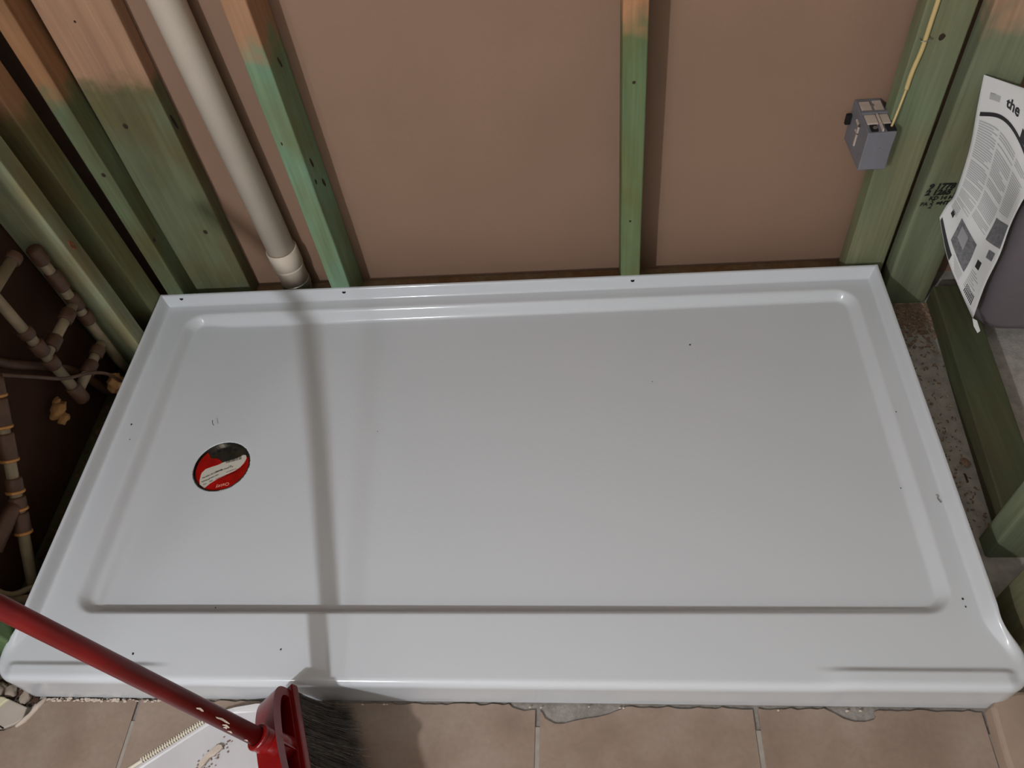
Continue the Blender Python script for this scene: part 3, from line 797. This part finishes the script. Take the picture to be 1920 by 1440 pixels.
# socket
b = tube_bm([pB + s_ * -.006, pB + s_ * .0, pB + s_ * .030, pB + s_ * .046], [.0165, .0172, .0190, .020], 28)
obj('socket', b, M['red'], br, smooth=True)
b = hollow_bm(pB + s_ * -.008, pB + s_ * -.002, .0182, .0128, 28); obj('socket_collar', b, M['red'], br)
# arched hood (ring with a deep hollow) and base bar
def hood(L=.106, hgt=.044, s1=.052, wt=.018):
    N_ = 40; out = []; inn = []
    for k in range(N_ + 1):
        t = PI * k / N_
        l = L * math.cos(t); sh_ = abs(math.sin(t)) ** .55
        out.append((s1 - hgt * sh_, l))
        inn.append((s1 - .006 - (hgt - .020) * sh_, l * .84))
    b = bmesh.new()
    ot = [b.verts.new(H(s, l, wt)) for s, l in out]; ob = [b.verts.new(H(s, l, -wt)) for s, l in out]
    it = [b.verts.new(H(s, l, wt)) for s, l in inn]; ib = [b.verts.new(H(s, l, -wt * .5)) for s, l in inn]
    n = len(ot)
    for k in range(n):
        j = (k + 1) % n
        b.faces.new((ot[k], ot[j], ob[j], ob[k])); b.faces.new((ot[k], it[k], it[j], ot[j])); b.faces.new((it[k], ib[k], ib[j], it[j]))
    b.faces.new(ob); b.faces.new(ib)
    bmesh.ops.remove_doubles(b, verts=b.verts[:], dist=1e-5)
    return b
obj('head', hood(), M['red'], br)
b = bmesh.new()
vs = [b.verts.new(H(s, l, w)) for s in (.050, .063) for (l, w) in ((-.118, -.024), (.116, -.024), (.116, .024), (-.118, .024))]
for f in ((0, 1, 2, 3), (4, 5, 6, 7), (0, 1, 5, 4), (1, 2, 6, 5), (2, 3, 7, 6), (3, 0, 4, 7)): b.faces.new([vs[i] for i in f])
bmesh.ops.bevel(b, geom=b.edges[:], offset=.003, segments=2, profile=.5, affect='EDGES')
obj('bristle_block', b, M['red'], br)
# rib across the hollow
b = bmesh.new()
vs = [b.verts.new(H(s, l, w)) for s in (.008, .052) for (l, w) in ((-.012, -.008), (-.004, -.008), (-.004, .017), (-.012, .017))]
for f in ((0, 1, 2, 3), (4, 5, 6, 7), (0, 1, 5, 4), (1, 2, 6, 5), (2, 3, 7, 6), (3, 0, 4, 7)): b.faces.new([vs[i] for i in f])
obj('rib', b, M['red'], br)
def bristles(n, r, seed, lenf=(.105, .125), flare=.018):
    random.seed(seed); verts = []; faces = []
    for i in range(n):
        l0 = random.uniform(-.112, .110); w0 = random.uniform(-.019, .019)
        ln = random.uniform(*lenf); fl = l0 / .125 * flare + random.gauss(0, .006); fw = w0 / .02 * .012 + random.gauss(0, .005)
        cl = random.gauss(0, .004); cw = random.gauss(0, .003)
        prev = None; pts = []
        for k in range(5):
            t = k / 4
            p = H(.060 + ln * t, l0 + fl * t * t + cl * math.sin(t * 3), w0 + fw * t * t + cw * math.sin(t * 3))
            if p.z < .0012: p.z = .0012; 
            if p.y > -.8415 and p.z < .075: p.y = -.8415 - random.random() * .002
            pts.append(p)
        a = random.uniform(0, PI); e = (l_ * math.cos(a) + w_ * math.sin(a))
        f2 = s_.cross(e)
        base = len(verts)
        for k, p in enumerate(pts):
            rr = r * (1 - .6 * k / 4)
            verts += [p + e * rr, p - e * rr * .5 + f2 * rr * .87, p - e * rr * .5 - f2 * rr * .87]
        for k in range(4):
            for q in range(3):
                faces.append((base + k * 3 + q, base + k * 3 + (q + 1) % 3, base + k * 3 + 3 + (q + 1) % 3, base + k * 3 + 3 + q))
    me = bpy.data.meshes.new('bristles'); me.from_pydata([tuple(v) for v in verts], [], faces); return me
me = bristles(4200, .00042, 3); me.materials.append(M['bristle'])
o = link('bristles', me, br); o['kind'] = 'stuff'
me = bristles(260, .00030, 6, (.11, .14), .03); me.materials.append(M['bristle_l'])
o = link('stray_bristles', me, br); o['kind'] = 'stuff'; o['label'] = 'pale stray bristles'

# ================================================================== DUSTPAN with debris
dp = empty('dustpan', (.33, -.96, 0), 'white plastic dustpan with ribbed edge on the tiles under the broom', 'dustpan')
def dpan(zb=.0035):
    b = bmesh.new()
    # outline (outer) from px: ribbed lip runs (.228,-.933)->(.332,-.856), back corner rounds to (.44,-.845)
    out = [(.150, -.990), (.228, -.934), (.318, -.869), (.338, -.856), (.360, -.8495), (.40, -.8465), (.44, -.8465), (.475, -.850), (.49, -.87), (.50, -.93), (.49, -1.06), (.40, -1.15), (.26, -1.14), (.16, -1.06)]
    cx, cy = .35, -.98
    lev = [(1.0, .0015), (1.0, .004), (.985, .0125), (.975, .0125), (.955, .006), (.93, .0040)]
    rings = []
    for k, (sc, z) in enumerate(lev):
        ring = []
        for i, (x, y) in enumerate(out):
            h = z
            lip = 1 if i in (0, 1, 2) else 0
            if lip and z > .005: h = .0055      # low ribbed lip at the front of the dustpan
            if i in (5, 6, 7, 8, 9, 10) and z > .005: h = z * 1.9
            ring.append(b.verts.new((cx + (x - cx) * sc, cy + (y - cy) * sc, h)))
        rings.append(ring)
    n = len(out)
    for j in range(len(rings) - 1):
        for i in range(n): b.faces.new((rings[j][i], rings[j][(i + 1) % n], rings[j + 1][(i + 1) % n], rings[j + 1][i]))
    b.faces.new(rings[0]); b.faces.new(rings[-1])
    bmesh.ops.bevel(b, geom=[e for e in b.edges if e.calc_length() > .004 and not e.is_boundary], offset=.0012, segments=2, profile=.6, affect='EDGES')
    return b
obj('pan_body', dpan(), M['white_pl'], dp)
lip0, lip1 = Vector((.226, -.934, 0)), Vector((.334, -.8575, 0))
ld = (lip1 - lip0); nn = Vector((-ld.y, ld.x, 0)).normalized()
rb = obj('rubber_lip', tube_bm([lip0 - ld * .7 + nn * .002 + Vector((0, 0, .0035)), lip0 + nn * .002 + Vector((0, 0, .0035)), lip1 + nn * .002 + Vector((0, 0, .0035))], .003, 10), M['rubber'], dp)
b = bmesh.new()
for k in range(34):
    c = lip0 + ld * ((k + .5) / 34) + nn * .0015
    d1 = ld.normalized() * .0008; n1 = nn * .0042
    vs = [b.verts.new(c + sx * d1 + sy * n1 + Vector((0, 0, z))) for z in (.0050, .0078) for sx, sy in ((-1, -1), (1, -1), (1, 1), (-1, 1))]
    for f in ((0, 1, 2, 3), (4, 5, 6, 7), (0, 1, 5, 4), (1, 2, 6, 5), (2, 3, 7, 6), (3, 0, 4, 7)): b.faces.new([vs[i] for i in f])
o = obj('lip_ribs', b, M['rubber'], dp); o['kind'] = 'stuff'
# plaster flake, dust
b = bmesh.new()
fl = [(.322, -.933), (.330, -.922), (.339, -.911), (.346, -.906), (.352, -.907), (.354, -.911), (.349, -.917), (.344, -.922), (.337, -.926), (.331, -.936), (.324, -.945)]
pb = poly_bm(fl, .0062, .0095, bev=.0012); obj_f = obj('plaster_flake', pb, M['plaster'], loc=(.338, -.925, .0062)); tag(obj_f, 'pale plaster flake lying in the white dustpan', 'debris')
random.seed(12); b = bmesh.new()
for k in range(70):
    t = random.random(); x = .322 + .04 * t + random.gauss(0, .007); y = -.945 + .045 * t + random.gauss(0, .006)
    lump_bm((x, y, .0056), random.uniform(.0006, .0018), k, 1, (1, 1, .4), .5, b)
o = obj('dust', b, M['dust']); tag(o, 'brown dust and crumbs around the plaster flake in the dustpan', 'dust', kind='stuff')

# ================================================================== WATER PIPES IN THE LEFT WALL
wp = empty('water_pipes', (-.05, -.24, .022), 'cream and brown water pipes, shade in their colour, joined in a ladder shape inside the left wall', 'pipes')
XP = -.050
def pv(name, pts, r, mat): return obj(name, tube_bm(pts, r, 18), mat, wp, smooth=True)
Ya, Yb = -.170, -.308
pv('pipe', [(XP, Ya, .0225), (XP, Ya - .004, .40)], .0098, M['cpvc'])
pv('pipe', [(XP, Yb, .135), (XP, Yb, .60)], .0098, M['cpvc'])
pv('pipe', [(XP, Ya - .01, .262), (XP, Yb, .262)], .0098, M['cpvc'])
pv('pipe', [(XP, Ya - .01, .152), (XP, Yb, .152)], .0098, M['cpvc'])
pv('pipe', [(XP, -.225, .425), (XP, -.42, .425)], .0098, M['cpvc'])
for (y, z0, z1) in ((Ya - .002, .300, .345), (Ya - .003, .368, .402), (Ya, .205, .232), (Ya, .246, .280), (Yb, .232, .255), (Yb, .270, .300), (Yb, .316, .335), (Yb, .13, .172)):
    pv('fitting', [(XP, y, z0), (XP, y, z0 + .003), (XP, y, z1 - .003), (XP, y, z1)], [.0125, .0140, .0140, .0125], M['cpvc_fit'])
for (y0, y1, z) in ((-.195, -.222, .262), (-.262, -.290, .262), (-.193, -.215, .152), (-.232, -.262, .152), (-.215, -.232, .425)):
    pv('fitting', [(XP, y0, z), (XP, y0 - .002, z), (XP, y1 + .002, z), (XP, y1, z)], [.0125, .0140, .0140, .0125], M['cpvc_fit'])
# second, slanted run with ringed brass-coloured couplings
w2 = empty('water_pipe', (-.055, -.66, .022), 'slanting water pipe with brownish ringed couplings below the pipe ladder', 'pipe')
qa, qb = Vector((-.052, -.385, .375)), Vector((-.052, -.675, .026))
q = lambda t: qa.lerp(qb, t)
obj('pipe', tube_bm([q(0), q(1)], .0098, 18), M['cpvc'], w2, smooth=True)
for t0, t1 in ((.10, .18), (.19, .30), (.325, .43), (.50, .555), (.575, .625), (.64, .72)):
    obj('coupling', tube_bm([q(t0), q(t0 + .008), q(t1 - .008), q(t1)], [.0128, .0142, .0142, .0128], 18), M['cpvc_fit'], w2, smooth=True)
    obj('coupling_ring', hollow_bm(q(t1 - .006), q(t1 + .006), .0155, .0100, 20), plain('brass_ring', srgb(196, 140, 80), .4, metal=.4) if t0 == .10 else bpy.data.materials['brass_ring'], w2)
c = q(.60); obj('tee_branch', tube_bm([c, c + Vector((-.004, -.02, .0)), c + Vector((-.012, -.085, -.012))], [.0125, .0135, .0135], 18), M['cpvc_fit'], w2, smooth=True)

def cable(name, pts, r, mat, label, cat='cable', group=None):
    o = obj(name, tube_bm(smooth_path(pts, 5), r, 12), mat, loc=pts[0], smooth=True); return tag(o, label, cat, group)
cable('hose', [(-.078, -.42, .42), (-.078, -.36, .305), (-.079, -.30, .225), (-.079, -.25, .145), (-.079, -.225, .06), (-.079, -.215, .033)], .0085, M['cpvc_fit'], 'brown bent hose crossing behind the pipe ladder', 'hose')
cable('thin_cable', [(-.030, -.42, .345), (-.028, -.375, .283), (-.028, -.33, .222), (-.028, -.27, .165), (-.026, -.235, .11), (-.026, -.22, .03)], .0035, M['cpvc_fit'], 'thin brown cable hanging below the pipe ladder')
cable('flexible_pipe', [(-.080, -.715, .30), (-.070, -.715, .16), (-.060, -.705, .085), (-.045, -.685, .05), (-.025, -.68, .035), (-.008, -.690, .030)], .0085, M['cpvc'], 'pale pipe bending under the tray edge just above the broom handle', 'pipe')
cable('flexible_pipe', [(-.079, -.698, .21), (-.074, -.693, .12), (-.062, -.688, .075), (-.045, -.664, .052), (-.016, -.655, .032)], .0055, M['cpvc'], 'thinner pale pipe just above the thicker bending one', 'pipe')
# end of a green plate at the front of the left wall
# expanding foam blobs
for (c, r, sd, sq, lab) in (((-.040, -.226, .074), .020, 3, (1.1, 1, .8), 'yellow brown foam blob at the base of the pipe ladder beside the tray'),
                            ((-.070, -.350, .155), .016, 5, (.8, 1.3, .6), 'smaller yellow brown foam lump on the dark drywall below the pipes')):
    b = lump_bm(c, r, sd, 3, sq, .45); lump_bm((c[0] + .012, c[1] - .016, c[2] - .01), r * .65, sd + 1, 3, (1, 1.1, .8), .5, b); lump_bm((c[0] - .008, c[1] + .016, c[2] + .004), r * .5, sd + 2, 3, (1, 1.1, .8), .5, b)
    tag(obj('foam_blob', b, M['foam'], loc=(c[0], c[1], c[2] - r * .8), smooth=True), lab, 'foam')

# rubble and dirt in the left gap (stuff) and single stones in front
random.seed(31); b = bmesh.new()
for k in range(240):
    x = random.uniform(-.085, -.020); y = random.uniform(-.73, -.15)
    lump_bm((x, y, .0225 + random.uniform(0, .002)), random.uniform(.002, .007), k, 1, (1, 1, .5), .6, b)
tag(obj('dirt', b, M['dirt'], loc=(-.05, -.4, .0225)), 'dark brown dirt and crumbs on the plate below the water pipes', 'dirt', kind='stuff')
random.seed(33); b = bmesh.new()
for k in range(220):
    x = random.uniform(-.09, .010); y = random.uniform(-.858, -.806) - .18 * max(0, x + .05) * 0
    if y < -.845 - (-x) * .2: continue
    lump_bm((x, y, -.010), random.uniform(.0015, .0055), k, 1, (1, 1, .6), .6, b)
tag(obj('gravel', b, M['dirt'], loc=(-.04, -.83, -.01)), 'brown grit in the hole at the broken tile corner', 'gravel', kind='stuff')
for i, (x, y, r, sq, lab) in enumerate(((-.018, -.834, .011, (.8, 1.2, .7), 'pale oval stone nearest the broken tile in the rubble hole'), (-.048, -.826, .010, (1.1, 1, .6), 'greyish stone in the middle of the rubble hole'),
                                 (-.072, -.826, .013, (1, 1.2, .6), 'cream stone at the left edge of the rubble hole'))):
    tag(obj('stone', lump_bm((x, y, -.004), r, i + 40, 3, sq, .45), M['rock'], loc=(x, y, -.01), smooth=True), lab, 'stone', 'stones in the broken floor corner')

# painted boards at the two front corners
def board_xy(pts, z0, z1, mat, name, label, bev=.004):
    b = poly_bm(pts, z0, z1, bev=bev); cx = sum(q[0] for q in pts) / len(pts); cy = sum(q[1] for q in pts) / len(pts)
    return tag(obj(name, b, mat, loc=(cx, cy, z0)), label, 'board')
bl = board_xy([(-.045, -.839), (-.004, -.853), (-.003, -.872), (-.012, -.8795), (-.028, -.886), (-.06, -.889), (-.14, -.890), (-.14, -.838)], -.0105, .003, M['greywhite'], 'painted_board', 'greyish white board end beside the broken tile at the front left corner', .002)
obj('cream_edge', poly_bm([(-.140, -.836), (-.050, -.8375), (-.040, -.8415), (-.058, -.8605), (-.075, -.869), (-.14, -.872)], .0026, .0065, bev=.002), M['cream'], bl)
b = tube_bm(smooth_path([(-.085, -.876, .0028), (-.06, -.877, .0030), (-.042, -.882, .0030), (-.030, -.8865, .0026)]), .0012, 8); obj('crack', b, M['dark'], bl)
br2 = board_xy([(1.5065, -.842), (1.514, -.832), (1.534, -.822), (1.5502, -.8185), (1.68, -.817), (1.68, -1.15), (1.505, -1.15), (1.5035, -.90)], .0004, .030, M['beige'], 'door_casing', 'beige painted casing board at the front right corner of the tray', .006)
obj('casing_ridge', box_bm(1.556, 1.679, -1.149, -.823, .029, .034, bev=.002), M['beige'], br2)

# ================================================================== debris on the right strip
random.seed(51)
def shavings(name, n, f, mat, label, loc, smin, smax):
    b = bmesh.new()
    for k in range(n):
        x, y = f(); a = random.uniform(0, PI); L_ = random.uniform(smin, smax); w = L_ * random.uniform(.2, .6); z = -.0108 + random.uniform(0, .003)
        ca, sa = math.cos(a), math.sin(a); h = random.uniform(.0005, .0018)
        vs = [b.verts.new((x + ca * u * L_ - sa * v * w, y + sa * u * L_ + ca * v * w, z + hh + u * random.uniform(-.001, .001))) for hh in (0, h) for u, v in ((-1, -1), (1, -1), (1, 1), (-1, 1))]
        for q_ in ((0, 1, 2, 3), (4, 5, 6, 7), (0, 1, 5, 4), (1, 2, 6, 5), (2, 3, 7, 6), (3, 0, 4, 7)): b.faces.new([vs[i] for i in q_])
    return tag(obj(name, b, mat, loc=loc), label, 'sawdust', kind='stuff')
def pile():
    while True:
        x = random.uniform(1.54, 1.655); y = -abs(random.gauss(0, .045)) - .006
        if x < 1.615 + .06 * (1 + y / .5) - .004: return x, y
def strip():
    y = random.uniform(-.54, -.02); return random.uniform(1.54, 1.612 + .035 * (1 + y / .55)), y
shavings('sawdust', 900, pile, M['saw'], 'brown sawdust heap on the concrete at the foot of the stamped stud', (1.6, -.04, -.01), .0015, .0055)
shavings('wood_shavings', 300, strip, M['saw'], 'scattered brown shavings on the concrete strip right of the tray', (1.6, -.3, -.01), .001, .0035)
shavings('pale_chips', 150, strip, M['sawl'], 'small pale chips scattered on the concrete strip right of the tray', (1.6, -.3, -.01), .001, .003)
# brown dirty soil right next to the tray
b = bmesh.new()
for k in range(260):
    y = random.uniform(-.55, -.01); x = 1.535 + random.random() ** 1.5 * .045
    lump_bm((x, y, -.0105), random.uniform(.0015, .005), k, 1, (1, 1.3, .4), .6, b)
tag(obj('soil', b, M['dirt'], loc=(1.55, -.3, -.01)), 'dark brown soil in the gap along the right edge of the tray', 'soil', kind='stuff')
tag(obj('wood_splinter', box_bm(1.604, 1.607, -.444, -.425, -.0105, -.0085, bev=.0005), M['knot'], loc=(1.605, -.435, -.0105)), 'short dark splinter on the concrete near the upper right stud', 'splinter')
tag(obj('chip', lump_bm((1.612, -.405, -.006), .008, 71, 2, (1, 1.2, .4), .5), M['saw'], loc=(1.612, -.405, -.0105)), 'reddish wood chip against the dark plate on the right', 'chip')
# crumbs of plaster along the tray/tile joint
random.seed(61); b = bmesh.new()
for k in range(150):
    x = .02 + random.random() ** 1.6 * .27; y = -.8385 + random.uniform(-.0035, .001)
    lump_bm((x, y, .0012), random.uniform(.0008, .0028), k, 1, (1.3, .8, .6), .5, b)
for x in (.60, .605, .85, .833, .925, .972, .978, 1.31, 1.33, 1.21, .565):
    lump_bm((x, -.8415 + random.uniform(-.002, .001), .0012), random.uniform(.0012, .0024), x * 100, 1, (1.3, .8, .6), .5, b)
tag(obj('plaster_crumbs', b, M['plaster'], loc=(.15, -.84, 0)), 'white plaster crumbs along the joint between tray and tiles', 'crumbs', kind='stuff')
# specks on the tray
random.seed(71)
sp = [(.0345, -.336, .0806, .0022), (.0440, -.372, .0806, .0012), (.199, -.790, .0806, .0018), (.443, -.782, .0806, .0015), (1.140, -.160, .0615, .0016), (1.4915, -.6995, .0806, .0018), (1.492, -.712, .0806, .0014), (.305, -.705, .0600, .0012),
      (1.482, -.35, .0806, .0011), (1.455, -.50, .0700, .0011), (1.06, -.25, .0610, .0009), (.53, -.35, .0575, .0009)]
SL = ['dark speck on the left ledge of the tray level with the drain', 'smaller dark speck on the left ledge just in front of the larger one', 'dark speck on the front ledge below the drain', 'dark speck on the front ledge just left of the band of shadow',
      'dark speck on the tray floor toward the back right', 'larger dark speck at the front right corner of the ledge', 'smaller dark speck just in front of the larger one at the front right corner', 'dark speck on the tray floor near the front slope below the drain',
      'tiny speck high on the right slope of the tray', 'tiny speck lower on the right slope of the tray', 'faint speck on the middle of the tray floor toward the right', 'faint speck on the tray floor right of the broom shadow']
for i, (x, y, z, r) in enumerate(sp):
    o = obj('speck', lump_bm((x, y, z), r, i + 3, 1, (1, 1.2, .45), .5), M['knot'], loc=(x, y, z)); tag(o, SL[i], 'speck', 'dark specks on the tray')
tag(obj('metal_sliver', tube_bm(smooth_path([(1.5020, -.5200, .0815), (1.5045, -.5235, .0815), (1.5030, -.5275, .0815), (1.5065, -.5350, .0815)]), .0010, 8), M['metal'], loc=(1.504, -.527, .081)), 'small curved dark sliver on the right ledge of the tray', 'sliver')
tag(obj('hair', tube_bm(smooth_path([(.188, -.315, .0595), (.190, -.322, .0595), (.194, -.328, .0595)]), .0006, 6), M['dark'], loc=(.19, -.32, .059)), 'tiny dark curled hair on the tray behind the drain', 'hair')
